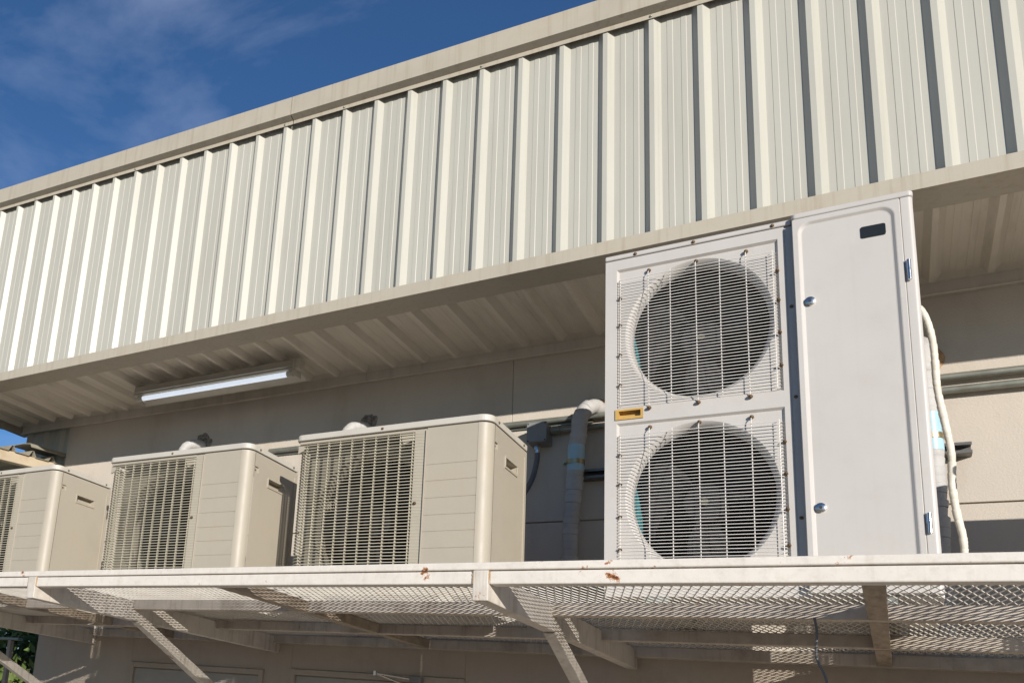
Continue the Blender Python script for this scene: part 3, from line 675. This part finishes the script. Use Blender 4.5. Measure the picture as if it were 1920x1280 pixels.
# taped riser between the cream and the white unit
rp = thing('taped_pipe', 'white taped pipe with blue coupling bending out of the wall beside the junction box', 'pipe', (-1.14, W, 1.58))
wrapped(spline([(-1.058, W + 0.005, 1.592), (-1.066, W - 0.05, 1.590), (-1.094, 4.085, 1.567), (-1.112, 4.065, 1.52), (-1.118, 4.062, 1.44)], 7) + [Vector((-1.128, 4.062, 1.38))], 0.0345, 0.030, 0.0024, seed=3, wob=0.002).build('pipe', 'pipe_tape', rp, smooth=True)
wrapped(spline([(-1.131, 4.062, 1.27), (-1.137, 4.062, 1.15), (-1.148, 4.064, 1.02), (-1.150, 4.066, 0.86), (-1.150, 4.066, 0.49)], 6), 0.0335, 0.030, 0.0024, seed=5, wob=0.0032).build('pipe', 'pipe_tape', rp, smooth=True)
MB().tube([(-1.128, 4.062, 1.385), (-1.131, 4.062, 1.262)], 0.0375, 24).build('coupling', 'blue_pvc', rp, smooth=True)
clamp(rp, -1.130, 4.062, 1.293, 0.0378)
MB().tube([(-1.055, W + 0.002, 1.592), (-1.055, W - 0.008, 1.592)], [0.052, 0.043], 20).build('plaster_collar', 'plaster_patch', rp)
def strut(x0, x1, z, lab):
    s = MB(); y0, y1 = W - 0.062, W - 0.001
    s.box(x0, x1, y1 - 0.003, y1, z - 0.021, z + 0.021); s.box(x0, x1, y0, y1 - 0.003, z + 0.0185, z + 0.021); s.box(x0, x1, y0, y1 - 0.003, z - 0.021, z - 0.0185)
    s.box(x0, x1, y0, y0 + 0.0025, z + 0.010, z + 0.0185); s.box(x0, x1, y0, y0 + 0.0025, z - 0.0185, z - 0.010)
    o = s.build('strut_channel', 'strut_steel'); return tag(o, lab, 'bracket', 'steel strut channels holding pipe clamps')
strut(-1.125, -0.90, 1.262, 'dark steel strut channel behind the pipe between cream and white units')
strut(0.06, 0.281, 1.256, 'short open-ended dark strut channel on the sunlit wall')
# riser behind the tall unit
rp2 = thing('taped_pipe', 'white taped pipe with pale blue coupling beside the hinged door of the tall unit', 'pipe', (0.15, W, 1.5))
YP = 3.86
wrapped(spline([(0.16, W + 0.004, 1.63), (0.155, W - 0.09, 1.63), (0.146, YP + 0.05, 1.60), (0.144, YP, 1.53), (0.146, YP, 1.42)], 7) + [Vector((0.150, YP, 1.31))], 0.0345, 0.036, seed=9).build('pipe', 'pipe_tape', rp2, smooth=True)
wrapped([(0.152, YP, 1.18), (0.150, YP, 0.99), (0.150, YP, 0.49)], 0.034, 0.032, 0.0024, seed=11, wob=0.003).build('pipe', 'pipe_tape', rp2, smooth=True)
MB().tube([(0.150, YP, 1.312), (0.152, YP, 1.172)], 0.037, 24).build('coupling', 'blue_pvc', rp2, smooth=True)
clamp(rp2, 0.151, YP, 1.215, 0.0373)
MB().tube([(0.165, W + 0.002, 1.635), (0.165, W - 0.012, 1.632)], [0.066, 0.05], 18).build('plaster_collar', 'plaster_patch', rp2)
hose = wrapped(spline([(0.095, 3.60, 1.60), (0.135, 3.62, 1.625), (0.158, 3.63, 1.58), (0.170, 3.63, 1.50), (0.172, 3.63, 1.42), (0.172, 3.63, 1.32), (0.184, 3.63, 1.20), (0.194, 3.63, 1.09), (0.189, 3.63, 0.99), (0.194, 3.63, 0.89), (0.205, 3.63, 0.80), (0.200, 3.63, 0.73), (0.165, 3.62, 0.70), (0.118, 3.60, 0.70), (0.06, 3.60, 0.70)], 7), 0.0105, 0.030, 0.0011, 12, 0.0008, 21).build('drain_hose', 'hose_tape', None, smooth=True)
tag(hose, 'thin wavy tape-wrapped hose hanging beside the tall unit', 'hose')
# stubs behind the cream units
def stub(x, z, dx, lab):
    t = thing('pipe_elbow', lab, 'pipe', (x, W, z), 'taped elbows leaving the wall behind the cream units')
    wrapped(spline([(x, W + 0.004, z), (x - 0.014, W - 0.045, z - 0.002), (x - 0.050, W - 0.085, z - 0.022), (x - 0.072, W - 0.10, z - 0.075), (x - 0.075, W - 0.10, z - 0.17), (x - 0.075, W - 0.10, z - 1.12)], 7), 0.031, 0.03, seed=int(abs(x) * 100)).build('pipe', 'pipe_tape', t, smooth=True)
    pl = MB(); rr = random.Random(int(abs(x * 77))); nn = 26
    for k in range(nn):
        a = 2 * math.pi * k / nn; R_ = lambda kk: 0.060 + 0.024 * mnoise.noise((math.cos(2 * math.pi * (kk % nn) / nn) * 2 + x, math.sin(2 * math.pi * (kk % nn) / nn) * 2, 0.3))
        p = lambda kk, r_, y: (x + 0.008 + r_ * math.cos(2 * math.pi * kk / nn), y, z + 0.024 + r_ * 1.05 * math.sin(2 * math.pi * kk / nn))
        pl.quad(p(k, R_(k), W - 0.0008), p(k + 1, R_(k + 1), W - 0.0008), p(k + 1, 0.022, W - 0.008), p(k, 0.022, W - 0.008))
        pl.quad(p(k, 0.022, W - 0.008), p(k + 1, 0.022, W - 0.008), p(k + 1, 0.003, W - 0.005), p(k, 0.003, W - 0.005))
    pl.build('wall_filler', 'soot_filler', t)
stub(-3.435, 1.646, 0.0, 'white taped elbow below a sooty hole behind the middle cream unit')
stub(-2.285, 1.632, 0.0, 'white taped elbow just peeping over the cream unit nearest the white one')
# conduits
c1 = MB().tube([(-2.9, W - 0.028, 1.5515), (3.0, W - 0.028, 1.5515)], 0.0145, 14)
c1.box(-2.9, -1.08, W - 0.013, W - 0.001, 1.528, 1.545)
o = c1.build('conduit', 'galvanised', smooth=True); tag(o, 'upper galvanised conduit running along the wall behind all the units', 'conduit', 'galvanised conduits on the wall')
c2 = MB().tube([(-1.235, W - 0.030, 1.498), (3.0, W - 0.030, 1.498)], 0.0145, 14); c2.tube([(-1.268, W - 0.030, 1.498), (-1.225, W - 0.030, 1.498)], 0.019, 14)
o = c2.build('conduit', 'galvanised', smooth=True); tag(o, 'lower galvanised conduit ending at the grey junction box', 'conduit', 'galvanised conduits on the wall')
jb = thing('junction_box', 'grey square junction box with screwed lid on the wall', 'junction box', (-1.317, W, 1.427))
bx_ = MB().box(-1.362, -1.270, 4.078, W - 0.001, 1.428, 1.525).build('box', 'grey_box_plastic', jb, bevel=0.003)
MB().box(-1.363, -1.269, 4.070, 4.0775, 1.427, 1.526).build('lid', 'grey_box_plastic', jb, bevel=0.002)
for x in (-1.356, -1.276):
    for z in (1.434, 1.519): MB().dome((x, 4.070, z), (0, -1, 0), 0.004, 0.002).build('screw', 'gasket_dark', jb)
for k in range(3): MB().box(-1.330, -1.305, 4.0690, 4.0702, 1.468 + k * 0.007, 1.4705 + k * 0.007).build('lid_rib', 'grey_box_plastic', jb)
MB().tube([(-1.325, 4.12, 1.429), (-1.325, 4.12, 1.402)], 0.0165, 6).tube([(-1.325, 4.12, 1.404), (-1.325, 4.12, 1.385)], 0.0135, 16).build('gland', 'chrome', jb)
tb = MB().tube(spline([(-1.325, 4.12, 1.395), (-1.328, 4.12, 1.34), (-1.345, 4.115, 1.26), (-1.375, 4.09, 1.18), (-1.42, 4.03, 1.08), (-1.44, 3.90, 0.95), (-1.42, 3.70, 0.80), (-1.40, 3.42, 0.72)], 7), 0.0125, 14).build('flexible_cable', 'grey_cable', None, smooth=True)
tag(tb, 'grey flexible cable dropping from the junction box behind the cream unit', 'cable')
dc = MB().tube(spline([(-0.170, 2.93, 0.438), (-0.166, 2.94, 0.400), (-0.170, 2.95, 0.33), (-0.150, 2.96, 0.265), (-0.162, 2.97, 0.20), (-0.158, 2.97, 0.12), (-0.150, 2.97, 0.02)], 7), 0.0035, 8).build('hanging_cable', 'grey_cable', None, smooth=True)
tag(dc, 'thin dark cable dangling under the mesh deck', 'cable')

# ------------------------------------------------------------------ awning at the far end
aw = thing('corrugated_awning', 'rusty corrugated steel awning on a beige beam past the wall corner', 'awning', (-5.6, 3.4, -CZ))
ZA = lambda y: 1.648 + 0.08 * (y - 3.609)
prof = ribbed(2.2, 4.23, 0.0, 0.038, out=1, top=0.016, side=0.024, start=4.11, minor=False)
sh = MB(); n_ = len(prof); xs_ = (-4.70, -5.4, -6.8)
for x in xs_: sh.v += [(x, y, ZA(y) - 0.0565 + h) for y, h in prof]
for q in range(2):
    for k in range(n_ - 1): sh.f.append((q * n_ + k, q * n_ + k + 1, (q + 1) * n_ + k + 1, (q + 1) * n_ + k))
o = sh.build('sheet', 'awning_steel', aw); md_ = o.modifiers.new('thick', 'SOLIDIFY'); md_.thickness = 0.003
fl = MB(); ring = lambda y: [(-4.672, y, ZA(y) - 0.002), (-4.69, y, ZA(y) + 0.026), (-4.76, y, ZA(y) + 0.034), (-4.90, y, ZA(y) + 0.03), (-4.90, y, ZA(y) + 0.026), (-4.76, y, ZA(y) + 0.030), (-4.693, y, ZA(y) + 0.022), (-4.676, y, ZA(y) - 0.004)]
fl.v = ring(3.86) + ring(4.20)
for k in range(8): fl.f.append((k, (k + 1) % 8, 8 + (k + 1) % 8, 8 + k))
fl.f += [tuple(range(8)), tuple(range(8, 16))]
fl.build('edge_flashing', 'awning_steel', aw)
bmz = MB(); ring = lambda y, b_: [(-4.775, y, ZA(y) - 0.135 + b_), (-4.715, y, ZA(y) - 0.135 + b_), (-4.715, y, ZA(y) - 0.058), (-4.775, y, ZA(y) - 0.058)]
bmz.v = ring(2.2, -0.02) + ring(4.165, 0.012)
for k in range(4): bmz.f.append((k, (k + 1) % 4, 4 + (k + 1) % 4, 4 + k))
bmz.f += [(3, 2, 1, 0), (4, 5, 6, 7)]
bmz.build('beam', 'awning_beam_paint', aw, bevel=0.003)
MB().box(-6.75, -6.69, 2.2, 4.165, ZA(2.2) - 0.2, ZA(2.2) - 0.04).build('beam', 'awning_beam_paint', aw)
for y in (2.25, 4.1):
    MB().box(-6.75, -6.69, y - 0.03, y + 0.03, -CZ, ZA(2.2) - 0.2).build('post', 'awning_beam_paint', aw)
MB().box(-6.75, -4.72, 2.2, 2.26, ZA(2.2) - 0.12, ZA(2.2) - 0.055).build('rafter', 'awning_beam_paint', aw)
cb = MB().tube([(-14.0, 5.4, 3.45), (-8.5, 6.0, 3.02), (-4.72, W + 0.26, 1.86)], 0.007, 6).build('service_wire', 'grey_cable'); tag(cb, 'dark overhead wire crossing the sky gap above the awning', 'wire')

# ------------------------------------------------------------------ trees and post beyond the corner
post = thing('steel_post', 'rust-streaked square post with a flat crosspiece in front of the trees', 'post', (-5.33, 4.50, -CZ))
MB().box(-5.352, -5.318, 4.487, 4.521, -CZ, 0.418).build('post_shaft', 'post_concrete', post, bevel=0.003)
MB().box(-5.46, -5.235, 4.48, 4.53, 0.4185, 0.436).build('crosspiece', 'galvanised', post, bevel=0.002)
def tree(x, y, h, rad, seed, lab, nleaf=5200):
    rnd = random.Random(seed)
    t = thing('tree', lab, 'tree', (x, y, -CZ), 'trees beyond the wall corner', local=True)
    tr = MB(); top = h * 0.62
    tr.tube([(0, 0, 0), (0.05, 0.02, h * 0.2), (-0.03, 0.05, h * 0.42), (0.02, 0, top)], [0.11, 0.085, 0.065, 0.03], 9)
    tips = []
    for k in range(11):
        a = rnd.uniform(0, 6.28); z = h * rnd.uniform(0.12, 0.6); l = rad * rnd.uniform(0.5, 0.95)
        e = Vector((math.cos(a) * l, math.sin(a) * l, min(h * 0.95, z + l * rnd.uniform(0.2, 0.8))))
        tr.tube([(0, 0, z), (e.x * 0.5, e.y * 0.5, z + (e.z - z) * 0.35), e], [0.04, 0.026, 0.008], 6); tips.append(e)
    tr.build('trunk', 'bark', t, smooth=True)
    cl = []
    for k in range(70):
        while True:
            p = Vector((rnd.uniform(-1, 1), rnd.uniform(-1, 1), rnd.uniform(-1, 1)))
            if 0.25 < p.length < 1: break
        cl.append((Vector((p.x * rad, p.y * rad, h * 0.52 + p.z * h * 0.47)), rnd.uniform(0.22, 0.5) * rad / 1.6))
    V, F = [], []
    for k in range(nleaf):
        c, r_ = cl[rnd.randrange(len(cl))]
        d = Vector((rnd.gauss(0, 1), rnd.gauss(0, 1), rnd.gauss(0, 1))).normalized() * r_ * rnd.uniform(0.4, 1.0) ** 0.5
        p = c + d; nrm = (d.normalized() + Vector((rnd.uniform(-.7, .7), rnd.uniform(-.7, .7), rnd.uniform(-.2, .9)))).normalized()
        u_ = nrm.orthogonal().normalized(); u_.rotate(Matrix.Rotation(rnd.uniform(0, 6.28), 3, nrm)); w_ = nrm.cross(u_)
        s = rnd.uniform(0.035, 0.075); i = len(V)
        V += [tuple(p - u_ * s), tuple(p + w_ * s * 0.45 + nrm * s * 0.12), tuple(p + u_ * s), tuple(p - w_ * s * 0.45 + nrm * s * 0.12)]
        F.append((i, i + 1, i + 2, i + 3))
    mb = MB(); mb.v = V; mb.f = F; mb.raw = True
    mb.build('crown', 'leaf_green', t)
tree(-8.6, 7.3, 3.6, 1.5, 1, 'dense leafy tree right behind the rust-streaked post')
tree(-10.6, 9.9, 4.2, 1.9, 2, 'taller green tree behind the others past the corner')
tree(-8.0, 8.6, 3.4, 1.3, 3, 'small green tree closest to the building corner')
tree(-11.2, 7.0, 4.0, 1.7, 4, 'green tree standing off beyond the awning posts')
tree(-12.6, 11.2, 4.6, 2.2, 5, 'broad tree at the back of the clump past the corner', 7000)
tree(-9.6, 8.4, 3.9, 1.8, 6, 'thick bushy tree in the middle of the clump past the corner', 8000)
